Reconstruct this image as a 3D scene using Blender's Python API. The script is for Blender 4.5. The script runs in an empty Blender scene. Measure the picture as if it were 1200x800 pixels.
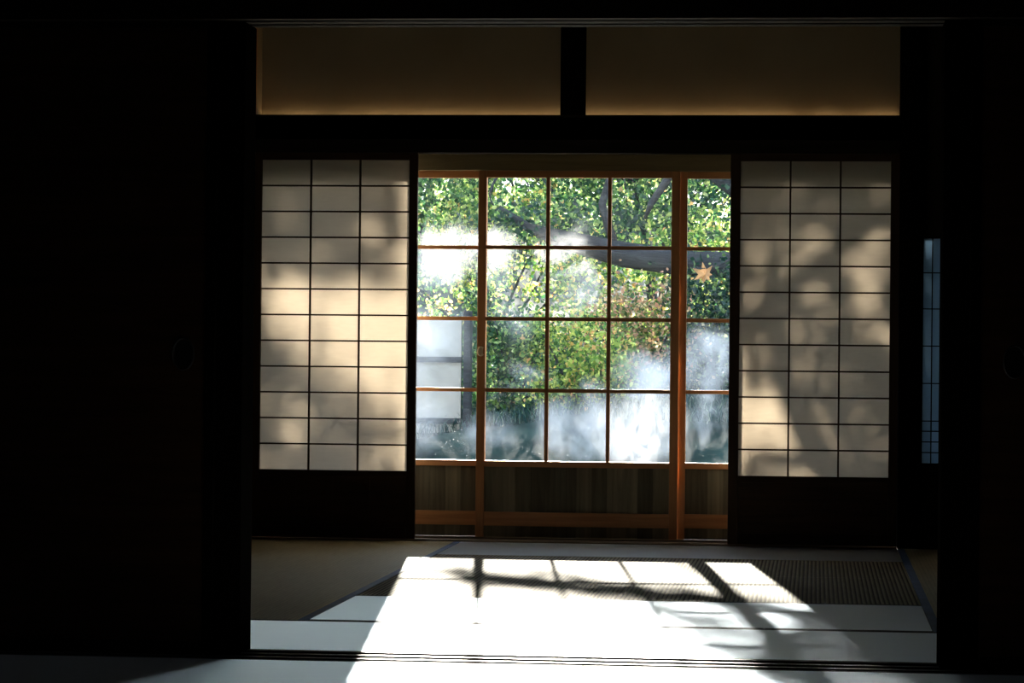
import bpy, bmesh, math, random
import numpy as np
from mathutils import Matrix, Vector

# ------------------------------------------------------------------ camera, world, sun, exposure
SC = bpy.context.scene
COL = SC.collection
cam = bpy.data.cameras.new('camera')
cam.sensor_width = 36.0
cam.lens = 3439.8 * 36.0 / 1200.0
cam.clip_start = 0.05
cam.clip_end = 400
camo = bpy.data.objects.new('camera', cam)
COL.objects.link(camo)
cr = Vector((0.99463679, 0.10297065, 0.00973161))
cu = Vector((-0.00913497, -0.00626428, 0.99993865))
cf = Vector((-0.1030253, 0.99466467, 0.00529005))
M = Matrix.Identity(4)
for i in range(3):
    M[i][0] = cr[i]; M[i][1] = cu[i]; M[i][2] = -cf[i]
M[0][3], M[1][3], M[2][3] = 0.0, -13.6238, 0.86
camo.matrix_world = M
SC.camera = camo

EXPOSURE = 0.6
SUN_EL, SUN_AZ, SUN_E = 15.5, -6.4, 20.0     # degrees, degrees from +Y, strength
SKY_E = 3.5
SC.view_settings.view_transform = 'Standard'
SC.view_settings.look = 'None'
SC.view_settings.gamma = 1.0
SC.view_settings.use_curve_mapping = False
SC.view_settings.exposure = EXPOSURE
SC.cycles.use_denoising = True
SC.cycles.max_bounces = 10
SC.cycles.diffuse_bounces = 5
SC.cycles.transmission_bounces = 6
SC.cycles.transparent_max_bounces = 24
SC.cycles.volume_bounces = 3
SC.cycles.sample_clamp_indirect = 6.0

world = bpy.data.worlds.new('world')
SC.world = world
world.use_nodes = True
wn = world.node_tree
wn.nodes.clear()
w_out = wn.nodes.new('ShaderNodeOutputWorld')
w_bg = wn.nodes.new('ShaderNodeBackground')
w_ramp = wn.nodes.new('ShaderNodeValToRGB')
w_sep = wn.nodes.new('ShaderNodeSeparateXYZ')
w_tc = wn.nodes.new('ShaderNodeTexCoord')
wn.links.new(w_tc.outputs['Generated'], w_sep.inputs[0])
wn.links.new(w_sep.outputs['Z'], w_ramp.inputs[0])
e = w_ramp.color_ramp.elements
e[0].position = 0.0; e[0].color = (0.95, 0.95, 0.90, 1)
e[1].position = 1.0; e[1].color = (0.34, 0.46, 0.74, 1)
m_ = e.new(0.16); m_.color = (0.92, 0.95, 0.97, 1)
m_ = e.new(0.45); m_.color = (0.62, 0.74, 0.92, 1)
wn.links.new(w_ramp.outputs[0], w_bg.inputs[0])
w_bg.inputs[1].default_value = SKY_E
wn.links.new(w_bg.outputs[0], w_out.inputs[0])

sun = bpy.data.lights.new('sun', 'SUN')
sun.energy = SUN_E
sun.angle = math.radians(0.75)
sun.color = (1.0, 0.92, 0.80)
suno = bpy.data.objects.new('sun', sun)
COL.objects.link(suno)
el, az = math.radians(SUN_EL), math.radians(SUN_AZ)
SD = Vector((math.sin(az) * math.cos(el), math.cos(az) * math.cos(el), math.sin(el)))  # towards the sun
suno.rotation_euler = SD.to_track_quat('Z', 'Y').to_euler()
suno.location = (-4, 25, 12)
DXY, DZY = SD.x / SD.y, SD.z / SD.y          # per metre outward: shift in x, rise in z

# ------------------------------------------------------------------ materials
def nodes(name):
    m = bpy.data.materials.new(name)
    m.use_nodes = True
    nt = m.node_tree
    nt.nodes.clear()
    out = nt.nodes.new('ShaderNodeOutputMaterial')
    return m, nt, out

def N(nt, t, **kw):
    n = nt.nodes.new(t)
    for k, v in kw.items():
        if k.startswith('i_'):
            key = k[2:].replace('_', ' ')
            n.inputs[key].default_value = v
        else:
            setattr(n, k, v)
    return n

def coords(nt, scale=(1, 1, 1), rot=(0, 0, 0), kind='Object'):
    tc = N(nt, 'ShaderNodeTexCoord')
    mp = N(nt, 'ShaderNodeMapping')
    mp.inputs['Scale'].default_value = scale
    mp.inputs['Rotation'].default_value = rot
    nt.links.new(tc.outputs[kind], mp.inputs[0])
    return mp.outputs[0]

def ramp(nt, src, stops):
    r = N(nt, 'ShaderNodeValToRGB')
    el_ = r.color_ramp.elements
    el_[0].position, el_[0].color = stops[0][0], (*stops[0][1], 1)
    el_[1].position, el_[1].color = stops[-1][0], (*stops[-1][1], 1)
    for p, c in stops[1:-1]:
        x = el_.new(p); x.color = (*c, 1)
    nt.links.new(src, r.inputs[0])
    return r.outputs[0]

def wood(name, dark, light, axis='z', rough=0.5, spec=0.3, scale=14, planks=None):
    m, nt, out = nodes(name)
    s = {'x': (scale * .06, scale, scale), 'y': (scale, scale * .06, scale), 'z': (scale, scale, scale * .06)}[axis]
    co = coords(nt, s)
    n1 = N(nt, 'ShaderNodeTexNoise', i_Scale=2.2, i_Detail=6.0, i_Roughness=0.6, i_Distortion=0.6)
    nt.links.new(co, n1.inputs['Vector'])
    col = ramp(nt, n1.outputs[0], [(0.3, dark), (0.7, light)])
    if planks:                                 # board widths along x, each its own tone
        co2 = coords(nt)
        sx = N(nt, 'ShaderNodeSeparateXYZ'); nt.links.new(co2, sx.inputs[0])
        mu = N(nt, 'ShaderNodeMath', operation='DIVIDE'); mu.inputs[1].default_value = planks
        nt.links.new(sx.outputs['X'], mu.inputs[0])
        fl = N(nt, 'ShaderNodeMath', operation='FLOOR'); nt.links.new(mu.outputs[0], fl.inputs[0])
        wn_ = N(nt, 'ShaderNodeTexWhiteNoise', noise_dimensions='1D'); nt.links.new(fl.outputs[0], wn_.inputs['W'])
        mr = N(nt, 'ShaderNodeMapRange'); mr.inputs['To Min'].default_value = 0.55; mr.inputs['To Max'].default_value = 1.35
        nt.links.new(wn_.outputs['Value'], mr.inputs[0])
        mx = N(nt, 'ShaderNodeMix', data_type='RGBA', blend_type='MULTIPLY'); mx.inputs[0].default_value = 1
        nt.links.new(col, mx.inputs[6]); nt.links.new(mr.outputs[0], mx.inputs[7])
        col = mx.outputs[2]
    b = N(nt, 'ShaderNodeBsdfPrincipled', i_Roughness=rough)
    b.inputs['Specular IOR Level'].default_value = spec
    nt.links.new(col, b.inputs['Base Color'])
    bp = N(nt, 'ShaderNodeBump', i_Strength=0.25, i_Distance=0.002)
    nt.links.new(n1.outputs[0], bp.inputs['Height']); nt.links.new(bp.outputs[0], b.inputs['Normal'])
    nt.links.new(b.outputs[0], out.inputs[0])
    return m

def plaster(name, a, b_, rough=0.9):
    m, nt, out = nodes(name)
    co = coords(nt, (1, 1, 1))
    n1 = N(nt, 'ShaderNodeTexNoise', i_Scale=90.0, i_Detail=6.0)
    n2 = N(nt, 'ShaderNodeTexNoise', i_Scale=2.5, i_Detail=3.0)
    nt.links.new(co, n1.inputs['Vector']); nt.links.new(co, n2.inputs['Vector'])
    col = ramp(nt, n2.outputs[0], [(0.3, a), (0.7, b_)])
    b = N(nt, 'ShaderNodeBsdfPrincipled', i_Roughness=rough)
    b.inputs['Specular IOR Level'].default_value = 0.1
    bp = N(nt, 'ShaderNodeBump', i_Strength=0.3, i_Distance=0.002)
    nt.links.new(n1.outputs[0], bp.inputs['Height']); nt.links.new(bp.outputs[0], b.inputs['Normal'])
    nt.links.new(col, b.inputs['Base Color']); nt.links.new(b.outputs[0], out.inputs[0])
    return m

def paper(name, col, trans, fwd=0.0):
    """washi: light goes through it diffusely, with long fibres"""
    m, nt, out = nodes(name)
    co = coords(nt, (6, 6, 30))
    n1 = N(nt, 'ShaderNodeTexNoise', i_Scale=3.0, i_Detail=5.0)
    nt.links.new(co, n1.inputs['Vector'])
    c = ramp(nt, n1.outputs[0], [(0.2, tuple(x * 0.93 for x in col)), (0.8, col)])
    d = N(nt, 'ShaderNodeBsdfDiffuse'); t = N(nt, 'ShaderNodeBsdfTranslucent')
    nt.links.new(c, d.inputs[0])
    mu = N(nt, 'ShaderNodeMix', data_type='RGBA', blend_type='MULTIPLY'); mu.inputs[0].default_value = 1
    mu.inputs[7].default_value = (trans, trans, trans, 1)
    nt.links.new(c, mu.inputs[6]); nt.links.new(mu.outputs[2], t.inputs[0])
    mx = N(nt, 'ShaderNodeMixShader'); mx.inputs[0].default_value = 0.62
    nt.links.new(d.outputs[0], mx.inputs[1]); nt.links.new(t.outputs[0], mx.inputs[2])
    nt.links.new(mx.outputs[0], out.inputs[0])
    return m

def tatami(name, a, b_, along, rough, spec, amp, sheen=0.0):
    """woven rush; 'along' is the direction the ribs run"""
    m, nt, out = nodes(name)
    tc = N(nt, 'ShaderNodeTexCoord')
    sp = N(nt, 'ShaderNodeSeparateXYZ'); nt.links.new(tc.outputs['Object'], sp.inputs[0])
    pitch = 0.0162
    mu = N(nt, 'ShaderNodeMath', operation='MULTIPLY'); mu.inputs[1].default_value = 2 * math.pi / pitch
    nt.links.new(sp.outputs['X' if along == 'y' else 'Y'], mu.inputs[0])
    si = N(nt, 'ShaderNodeMath', operation='SINE'); nt.links.new(mu.outputs[0], si.inputs[0])
    mr = N(nt, 'ShaderNodeMapRange'); mr.inputs['From Min'].default_value = -1
    nt.links.new(si.outputs[0], mr.inputs[0])
    co = coords(nt, (1.5, 22, 1) if along == 'x' else (22, 1.5, 1))
    nz = N(nt, 'ShaderNodeTexNoise', i_Scale=4.0, i_Detail=5.0); nt.links.new(co, nz.inputs['Vector'])
    col = ramp(nt, nz.outputs[0], [(0.3, a), (0.7, b_)])
    # grooves between ribs: darker binding thread, plus groove shade put into the colour
    dk = N(nt, 'ShaderNodeMix', data_type='RGBA', blend_type='MULTIPLY')
    dk.inputs[7].default_value = (1 - amp, 1 - amp * 1.05, 1 - amp * 1.15, 1)
    pw = N(nt, 'ShaderNodeMath', operation='POWER'); pw.inputs[1].default_value = 2.0
    nt.links.new(mr.outputs[0], pw.inputs[0])
    nt.links.new(pw.outputs[0], dk.inputs[0]); nt.links.new(col, dk.inputs[6])
    b = N(nt, 'ShaderNodeBsdfPrincipled', i_Roughness=rough)
    b.inputs['Specular IOR Level'].default_value = spec
    nt.links.new(dk.outputs[2], b.inputs['Base Color'])
    b.inputs['Sheen Weight'].default_value = sheen
    if sheen:
        b.inputs['Anisotropic'].default_value = 0.75
        tv = N(nt, 'ShaderNodeCombineXYZ'); tv.inputs[1].default_value = 1.0
        nt.links.new(tv.outputs[0], b.inputs['Tangent'])
    b.inputs['Sheen Roughness'].default_value = 0.35
    b.inputs['Sheen Tint'].default_value = (0.9, 0.95, 1.0, 1)
    bp = N(nt, 'ShaderNodeBump', i_Strength=0.5 if amp > .2 else 0.12, i_Distance=0.002)
    bp.invert = True
    nt.links.new(mr.outputs[0], bp.inputs['Height']); nt.links.new(bp.outputs[0], b.inputs['Normal'])
    if sheen:                                  # polished rush skins: stalks lie crosswise, so they mirror along the view only
        gl = N(nt, 'ShaderNodeBsdfAnisotropic', i_Roughness=0.42, i_Anisotropy=0.75)
        gl.inputs['Color'].default_value = (0.68, 0.79, 0.93, 1)  # bluish gloss colour stands in for reflected sky
        nt.links.new(tv.outputs[0], gl.inputs['Tangent'])
        fr = N(nt, 'ShaderNodeFresnel', i_IOR=1.55)
        ms = N(nt, 'ShaderNodeMixShader')
        nt.links.new(fr.outputs[0], ms.inputs[0]); nt.links.new(b.outputs[0], ms.inputs[1]); nt.links.new(gl.outputs[0], ms.inputs[2])
        nt.links.new(ms.outputs[0], out.inputs[0])
    else:
        nt.links.new(b.outputs[0], out.inputs[0])
    return m

def flat(name, col, rough=0.6, spec=0.3, metal=0.0, var=0.25, scale=8):
    m, nt, out = nodes(name)
    co = coords(nt)
    n1 = N(nt, 'ShaderNodeTexNoise', i_Scale=float(scale), i_Detail=4.0); nt.links.new(co, n1.inputs['Vector'])
    c = ramp(nt, n1.outputs[0], [(0.3, tuple(x * (1 - var) for x in col)), (0.7, tuple(min(1, x * (1 + var)) for x in col))])
    b = N(nt, 'ShaderNodeBsdfPrincipled', i_Roughness=rough, i_Metallic=metal)
    b.inputs['Specular IOR Level'].default_value = spec
    nt.links.new(c, b.inputs['Base Color']); nt.links.new(b.outputs[0], out.inputs[0])
    return m

def glass(name):
    """old window glass: clear, faintly mirroring, with dried drops and a film of condensation low down"""
    m, nt, out = nodes(name)
    tr = N(nt, 'ShaderNodeBsdfTransparent'); tr.inputs[0].default_value = (0.97, 0.985, 0.98, 1)
    gl = N(nt, 'ShaderNodeBsdfGlossy', i_Roughness=0.03)
    fr = N(nt, 'ShaderNodeFresnel', i_IOR=1.45)
    mx = N(nt, 'ShaderNodeMixShader')
    nt.links.new(fr.outputs[0], mx.inputs[0]); nt.links.new(tr.outputs[0], mx.inputs[1]); nt.links.new(gl.outputs[0], mx.inputs[2])
    # film
    geo = N(nt, 'ShaderNodeNewGeometry')
    sp = N(nt, 'ShaderNodeSeparateXYZ'); nt.links.new(geo.outputs['Position'], sp.inputs[0])
    hz = N(nt, 'ShaderNodeMapRange'); hz.inputs['From Min'].default_value = 0.95; hz.inputs['From Max'].default_value = 0.30
    hz.inputs['To Min'].default_value = 0.0
    nt.links.new(sp.outputs['Z'], hz.inputs[0])
    mp = N(nt, 'ShaderNodeMapping'); mp.inputs['Scale'].default_value = (6, 6, 4)
    nt.links.new(geo.outputs['Position'], mp.inputs[0])
    n1 = N(nt, 'ShaderNodeTexNoise', i_Scale=1.3, i_Detail=6.0, i_Roughness=0.65, i_Distortion=0.8); nt.links.new(mp.outputs[0], n1.inputs['Vector'])
    f1 = ramp(nt, n1.outputs[0], [(0.46, (0, 0, 0)), (0.85, (0.06, 0.06, 0.06))])
    vo = N(nt, 'ShaderNodeTexVoronoi', i_Scale=62.0, i_Randomness=1.0); nt.links.new(geo.outputs['Position'], vo.inputs['Vector'])
    f2 = ramp(nt, vo.outputs['Distance'], [(0.06, (0.55, 0.55, 0.55)), (0.12, (0, 0, 0))])
    n3 = N(nt, 'ShaderNodeTexNoise', i_Scale=14.0, i_Detail=1.0); nt.links.new(geo.outputs['Position'], n3.inputs['Vector'])
    f3 = ramp(nt, n3.outputs[0], [(0.52, (0, 0, 0)), (0.6, (1, 1, 1))])
    a1 = N(nt, 'ShaderNodeMath', operation='MULTIPLY'); nt.links.new(f2, a1.inputs[0]); nt.links.new(f3, a1.inputs[1])
    a2 = N(nt, 'ShaderNodeMath', operation='ADD'); nt.links.new(a1.outputs[0], a2.inputs[0]); nt.links.new(f1, a2.inputs[1])
    a3 = N(nt, 'ShaderNodeMath', operation='MULTIPLY'); nt.links.new(a2.outputs[0], a3.inputs[0]); nt.links.new(hz.outputs[0], a3.inputs[1])
    ds = N(nt, 'ShaderNodeVectorMath', operation='DISTANCE'); nt.links.new(geo.outputs['Position'], ds.inputs[0]); ds.inputs[1].default_value = (-0.80, 0.12, 0.50)
    sm = N(nt, 'ShaderNodeMapRange'); sm.inputs['From Min'].default_value = 0.26; sm.inputs['From Max'].default_value = 0.05; sm.inputs['To Max'].default_value = 0.11
    nt.links.new(ds.outputs['Value'], sm.inputs[0])
    n4 = N(nt, 'ShaderNodeTexNoise', i_Scale=2.0, i_Detail=7.0, i_Roughness=0.7, i_Distortion=1.2)
    mp4 = N(nt, 'ShaderNodeMapping'); mp4.inputs['Scale'].default_value = (9, 9, 3.5); nt.links.new(geo.outputs['Position'], mp4.inputs[0]); nt.links.new(mp4.outputs[0], n4.inputs['Vector'])
    f4 = ramp(nt, n4.outputs[0], [(0.35, (0, 0, 0)), (0.65, (1, 1, 1))])
    a4 = N(nt, 'ShaderNodeMath', operation='MULTIPLY'); nt.links.new(sm.outputs[0], a4.inputs[0]); nt.links.new(f4, a4.inputs[1])
    a5 = N(nt, 'ShaderNodeMath', operation='ADD'); nt.links.new(a3.outputs[0], a5.inputs[0]); nt.links.new(a4.outputs[0], a5.inputs[1]); a3 = a5
    df = N(nt, 'ShaderNodeBsdfTranslucent'); df.inputs[0].default_value = (0.75, 0.78, 0.8, 1)
    tr2 = N(nt, 'ShaderNodeMixShader')
    nt.links.new(a3.outputs[0], tr2.inputs[0]); nt.links.new(mx.outputs[0], tr2.inputs[1]); nt.links.new(df.outputs[0], tr2.inputs[2])
    nt.links.new(tr2.outputs[0], out.inputs[0])
    return m

def leafmat(name, stops, trans=0.55):
    m, nt, out = nodes(name)
    geo = N(nt, 'ShaderNodeNewGeometry')
    col = ramp(nt, geo.outputs['Random Per Island'], stops)
    d = N(nt, 'ShaderNodeBsdfPrincipled', i_Roughness=0.38)
    d.inputs['Specular IOR Level'].default_value = 0.5
    nt.links.new(col, d.inputs['Base Color'])
    t = N(nt, 'ShaderNodeBsdfTranslucent')
    hs = N(nt, 'ShaderNodeHueSaturation', i_Hue=0.495, i_Saturation=0.95, i_Value=2.4)
    nt.links.new(col, hs.inputs['Color']); nt.links.new(hs.outputs[0], t.inputs[0])
    mx = N(nt, 'ShaderNodeMixShader'); mx.inputs[0].default_value = trans
    nt.links.new(d.outputs[0], mx.inputs[1]); nt.links.new(t.outputs[0], mx.inputs[2])
    nt.links.new(mx.outputs[0], out.inputs[0])
    return m

MT = {}
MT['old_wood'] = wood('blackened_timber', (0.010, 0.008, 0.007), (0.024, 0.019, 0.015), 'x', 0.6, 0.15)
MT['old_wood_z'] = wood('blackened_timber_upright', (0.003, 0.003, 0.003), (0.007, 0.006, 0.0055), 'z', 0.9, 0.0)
MT['lacquer'] = wood('dark_brown_frame', (0.030, 0.014, 0.007), (0.065, 0.030, 0.013), 'z', 0.5, 0.25)
MT['kick'] = wood('dark_brown_board', (0.028, 0.013, 0.007), (0.075, 0.036, 0.017), 'x', 0.5, 0.25)
MT['cedar_z'] = wood('orange_cedar_upright', (0.42, 0.175, 0.060), (0.66, 0.31, 0.12), 'z', 0.45, 0.4)
MT['cedar_x'] = wood('orange_cedar_crosswise', (0.42, 0.175, 0.060), (0.66, 0.31, 0.12), 'x', 0.45, 0.4)
MT['weathered'] = wood('weathered_board', (0.14, 0.12, 0.075), (0.28, 0.24, 0.155), 'z', 0.7, 0.2, planks=0.072)
MT['lintel'] = wood('pale_lintel_board', (0.22, 0.17, 0.08), (0.32, 0.25, 0.13), 'x', 0.6, 0.2)
MT['ledge'] = wood('bounce_ledge', (0.88, 0.62, 0.38), (0.95, 0.72, 0.48), 'x', 0.6, 0.2)
MT['jamb'] = wood('orange_jamb', (0.40, 0.18, 0.06), (0.55, 0.27, 0.10), 'z', 0.5, 0.3)
MT['plaster'] = plaster('warm_plaster', (0.37, 0.31, 0.20), (0.43, 0.37, 0.25))
MT['dark_plaster'] = plaster('dark_clay_plaster', (0.018, 0.016, 0.013), (0.030, 0.026, 0.021))  # very dark, even tone
MT['white_plaster'] = plaster('white_plaster', (0.30, 0.30, 0.27), (0.40, 0.40, 0.37))
MT['paper'] = paper('washi_paper', (0.88, 0.81, 0.70), 0.60)
MT['paper_sky_tinted'] = paper('washi_paper_sky_tint', (0.50, 0.66, 0.78), 0.85)  # blue of the shaded skylight is put into the paper colour
MT['pale_rush'] = tatami('pale_tatami', (0.62, 0.62, 0.58), (0.72, 0.72, 0.68), 'x', 0.48, 1.0, 0.05, 0.3)  # pale base and blue gloss carry the sky's sheen in the colour
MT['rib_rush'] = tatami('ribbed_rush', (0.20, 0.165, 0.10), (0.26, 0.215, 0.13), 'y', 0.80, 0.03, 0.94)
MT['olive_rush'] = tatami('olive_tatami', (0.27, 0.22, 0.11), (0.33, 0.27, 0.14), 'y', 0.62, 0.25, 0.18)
MT['blue_cloth'] = flat('blue_cloth_border', (0.035, 0.07, 0.16), 0.7, 0.3)
MT['black_cloth'] = flat('black_cloth_border', (0.012, 0.014, 0.02), 0.8, 0.1)
MT['glass'] = glass('window_glass')
MT['brass'] = flat('brass', (0.90, 0.74, 0.46), 0.5, 0.6, 0.2, 0.1)
MT['iron'] = flat('dark_iron', (0.03, 0.03, 0.035), 0.5, 0.3, 0.6, 0.2)
MT['earth'] = flat('mossy_earth', (0.016, 0.032, 0.026), 0.95, 0.1, 0.0, 0.6, 3)
MT['bark'] = None
MT['stone'] = flat('garden_stone', (0.16, 0.18, 0.18), 0.8, 0.3, 0.0, 0.4, 6)
MT['deck'] = wood('veranda_boards', (0.20, 0.15, 0.10), (0.32, 0.25, 0.17), 'x', 0.6, 0.3)

def barkmat():
    m, nt, out = nodes('grey_bark')
    co = coords(nt, (2, 14, 14))
    n1 = N(nt, 'ShaderNodeTexNoise', i_Scale=2.0, i_Detail=8.0, i_Roughness=0.7, i_Distortion=0.5); nt.links.new(co, n1.inputs['Vector'])
    c = ramp(nt, n1.outputs[0], [(0.3, (0.008, 0.010, 0.012)), (0.5, (0.022, 0.027, 0.032)), (0.72, (0.06, 0.07, 0.075))])
    b = N(nt, 'ShaderNodeBsdfPrincipled', i_Roughness=0.9)
    bp = N(nt, 'ShaderNodeBump', i_Strength=0.9, i_Distance=0.03)
    nt.links.new(n1.outputs[0], bp.inputs['Height']); nt.links.new(bp.outputs[0], b.inputs['Normal'])
    nt.links.new(c, b.inputs['Base Color']); nt.links.new(b.outputs[0], out.inputs[0])
    return m
MT['bark'] = barkmat()
G1, G2 = (0.005, 0.028, 0.016), (0.014, 0.060, 0.022)
MT['leaf_green'] = leafmat('green_leaf', [(0.0, G1), (0.45, G2), (0.72, (0.05, 0.14, 0.03)), (0.90, (0.22, 0.32, 0.09)), (0.985, (0.42, 0.46, 0.20)), (1.0, (0.45, 0.22, 0.07))])
MT['leaf_dark'] = leafmat('dark_leaf', [(0.0, (0.004, 0.020, 0.016)), (0.7, (0.010, 0.045, 0.026)), (0.93, (0.10, 0.18, 0.05)), (1.0, (0.34, 0.38, 0.12))], 0.4)
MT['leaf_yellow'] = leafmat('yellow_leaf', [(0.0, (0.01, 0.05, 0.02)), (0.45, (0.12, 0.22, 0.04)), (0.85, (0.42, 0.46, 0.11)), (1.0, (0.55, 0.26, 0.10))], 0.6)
MT['leaf_red'] = leafmat('reddish_leaf', [(0.0, (0.02, 0.06, 0.02)), (0.4, (0.12, 0.17, 0.05)), (0.7, (0.42, 0.20, 0.13)), (1.0, (0.50, 0.44, 0.24))], 0.6)
MT['leaf_brown'] = leafmat('dry_leaf', [(0.0, (0.30, 0.17, 0.07)), (1.0, (0.36, 0.21, 0.09))], 0.5)
MT['grass'] = leafmat('grass_blade', [(0.0, (0.006, 0.028, 0.030)), (0.7, (0.014, 0.05, 0.042)), (0.93, (0.06, 0.12, 0.08)), (1.0, (0.35, 0.38, 0.28))], 0.45)

# ------------------------------------------------------------------ mesh helpers
class MB:
    def __init__(self):
        self.v, self.f = [], []
    def box(self, x0, x1, y0, y1, z0, z1, bev=0.0):
        if bev <= 0:
            n = len(self.v)
            self.v += [(x, y, z) for z in (z0, z1) for y in (y0, y1) for x in (x0, x1)]
            self.f += [tuple(n + i for i in q) for q in ((0, 2, 3, 1), (4, 5, 7, 6), (0, 1, 5, 4), (2, 6, 7, 3), (0, 4, 6, 2), (1, 3, 7, 5))]
            return self
        bm = bmesh.new()
        r = bmesh.ops.create_cube(bm, size=1.0)
        bmesh.ops.scale(bm, vec=(x1 - x0, y1 - y0, z1 - z0), verts=r['verts'])
        bmesh.ops.translate(bm, vec=((x0 + x1) / 2, (y0 + y1) / 2, (z0 + z1) / 2), verts=r['verts'])
        bmesh.ops.bevel(bm, geom=bm.edges[:], offset=min(bev, .45 * min(x1 - x0, y1 - y0, z1 - z0)), segments=2, affect='EDGES', profile=0.6)
        bm.verts.index_update()
        n = len(self.v)
        self.v += [tuple(v.co) for v in bm.verts]
        self.f += [tuple(n + v.index for v in f.verts) for f in bm.faces]
        bm.free()
        return self
    def tube(self, pts, rad, seg=8, cap=True):
        pts = [Vector(p) for p in pts]
        if not isinstance(rad, (list, tuple)):
            rad = [rad] * len(pts)
        n0 = len(self.v)
        up = Vector((0, 0, 1))
        prev = None
        for i, p in enumerate(pts):
            d = (pts[min(i + 1, len(pts) - 1)] - pts[max(i - 1, 0)]).normalized()
            a = d.cross(up if abs(d.z) < 0.95 else Vector((1, 0, 0))).normalized() if prev is None else (prev - d * prev.dot(d)).normalized()
            prev = a
            b = d.cross(a)
            for k in range(seg):
                t = 2 * math.pi * k / seg
                self.v.append(tuple(p + a * math.cos(t) * rad[i] + b * math.sin(t) * rad[i]))
        for i in range(len(pts) - 1):
            for k in range(seg):
                a_, b_ = n0 + i * seg + k, n0 + i * seg + (k + 1) % seg
                self.f.append((a_, b_, b_ + seg, a_ + seg))
        if cap:
            self.f.append(tuple(n0 + k for k in reversed(range(seg))))
            self.f.append(tuple(n0 + (len(pts) - 1) * seg + k for k in range(seg)))
        return self
    def build(self, name, mat, parent=None, origin=None, smooth=False):
        me = bpy.data.meshes.new(name)
        ox = Vector(origin) if origin is not None else Vector((0, 0, 0))
        if parent is not None:
            ox = parent.matrix_world.translation.copy()
        me.from_pydata([tuple(Vector(q) - ox) for q in self.v], [], self.f)
        me.update()
        if smooth:
            me.polygons.foreach_set('use_smooth', [True] * len(me.polygons))
        o = bpy.data.objects.new(name, me)
        COL.objects.link(o)
        if mat is not None:
            me.materials.append(MT[mat] if isinstance(mat, str) else mat)
        if parent is not None:
            o.parent = parent
        elif origin is not None:
            o.location = ox
        o.matrix_world = Matrix.Translation(ox)
        return o

def empty(name, loc):
    o = bpy.data.objects.new(name, None)
    COL.objects.link(o)
    o.empty_display_size = 0.1
    o.location = loc
    o.matrix_world = Matrix.Translation(Vector(loc))
    return o

def tag(o, label=None, cat=None, group=None, kind=None):
    if label: o['label'] = label
    if cat: o['category'] = cat
    if group: o['group'] = group
    if kind: o['kind'] = kind
    return o

def struct(o, label=None, cat=None):
    return tag(o, label, cat, kind='structure')

# ------------------------------------------------------------------ the room: floors, walls, beams
CEIL = 2.62
XL, XR = -2.74, 1.42          # inner room side walls
FXL, FXR = -4.3, 3.0          # front room side walls
YB = -14.6                    # wall behind the camera
struct(MB().box(FXL - .1, FXR + .1, YB - .1, 0.20, -0.16, -0.052).build('floor', 'old_wood'))
struct(MB().box(FXL - .1, FXR + .1, YB - .1, 0.20, CEIL, CEIL + .12).build('ceiling', 'old_wood'))
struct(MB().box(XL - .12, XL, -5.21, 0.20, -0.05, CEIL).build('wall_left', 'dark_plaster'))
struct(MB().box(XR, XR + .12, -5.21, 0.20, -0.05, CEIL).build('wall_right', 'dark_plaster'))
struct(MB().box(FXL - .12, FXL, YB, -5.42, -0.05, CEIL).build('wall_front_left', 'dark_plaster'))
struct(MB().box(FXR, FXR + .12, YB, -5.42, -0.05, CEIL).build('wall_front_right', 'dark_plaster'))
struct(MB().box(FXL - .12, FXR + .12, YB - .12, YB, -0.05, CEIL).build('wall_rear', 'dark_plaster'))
# partition with the near opening
w = MB()
w.box(-2.66, .347 + 1.1, -5.34, -5.28, 1.93, CEIL)
w.box(FXL, -2.66, -5.34, -5.28, -0.05, CEIL)
w.box(1.447, FXR, -5.34, -5.28, -0.05, CEIL)
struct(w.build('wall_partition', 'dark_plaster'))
# near head beam, with its two grooves, and near sill
b = MB()
b.box(-2.72, 1.5, -5.42, -5.375, 1.812, 1.93); b.box(-2.72, 1.5, -5.345, -5.285, 1.812, 1.93); b.box(-2.72, 1.5, -5.255, -5.20, 1.812, 1.93)
b.box(-2.72, 1.5, -5.419, -5.201, 1.832, 1.929)
struct(b.build('trim_1', 'old_wood'))
b = MB()
b.box(-2.72, 1.5, -5.418, -5.202, -0.052, -0.008); b.box(-2.72, 1.5, -5.425, -5.39, -0.05, 0.004, .002)
b.box(-2.72, 1.5, -5.335, -5.295, -0.05, 0.004, .002); b.box(-2.72, 1.5, -5.24, -5.203, -0.05, 0.004, .002)
struct(b.build('trim_2', 'old_wood'))
for i, (a, c) in enumerate(((-1.73, -1.632), (0.349, 0.45))):
    struct(MB().box(a, c, -5.346, -5.18, 0.0, 1.812, .004).build('trim_%d' % (3 + i), 'old_wood_z'))

# far wall: timber frame, plaster above, plaster to the right
struct(MB().box(-2.739, -2.642, -0.08, 0.20, 0.0, CEIL, .004).build('trim_5', 'old_wood_z'))
struct(MB().box(0.377, 0.478, -0.08, 0.20, 0.0, CEIL, .004).build('trim_6', 'old_wood_z'))
struct(MB().box(-1.190, -1.078, -0.07, 0.03, 1.978, 2.42, .004).build('trim_7', 'old_wood_z'))
b = MB().box(-2.642, 0.377, -0.085, 0.030, 1.870, 1.971).box(-2.642, 0.377, -0.085, -0.0605, 1.870, 1.983)
struct(b.build('trim_8', 'old_wood'))
b = MB()
b.box(-2.642, 0.377, -0.07, -0.047, 1.808, 1.868); b.box(-2.642, 0.377, -0.014, 0.028, 1.808, 1.868); b.box(-2.642, 0.377, -0.069, 0.027, 1.822, 1.8695)
struct(b.build('trim_9', 'old_wood'))
struct(MB().box(-2.642, 0.377, -0.07, 0.03, 2.42, 2.52, .004).build('trim_10', 'old_wood'))
w = MB()
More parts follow.
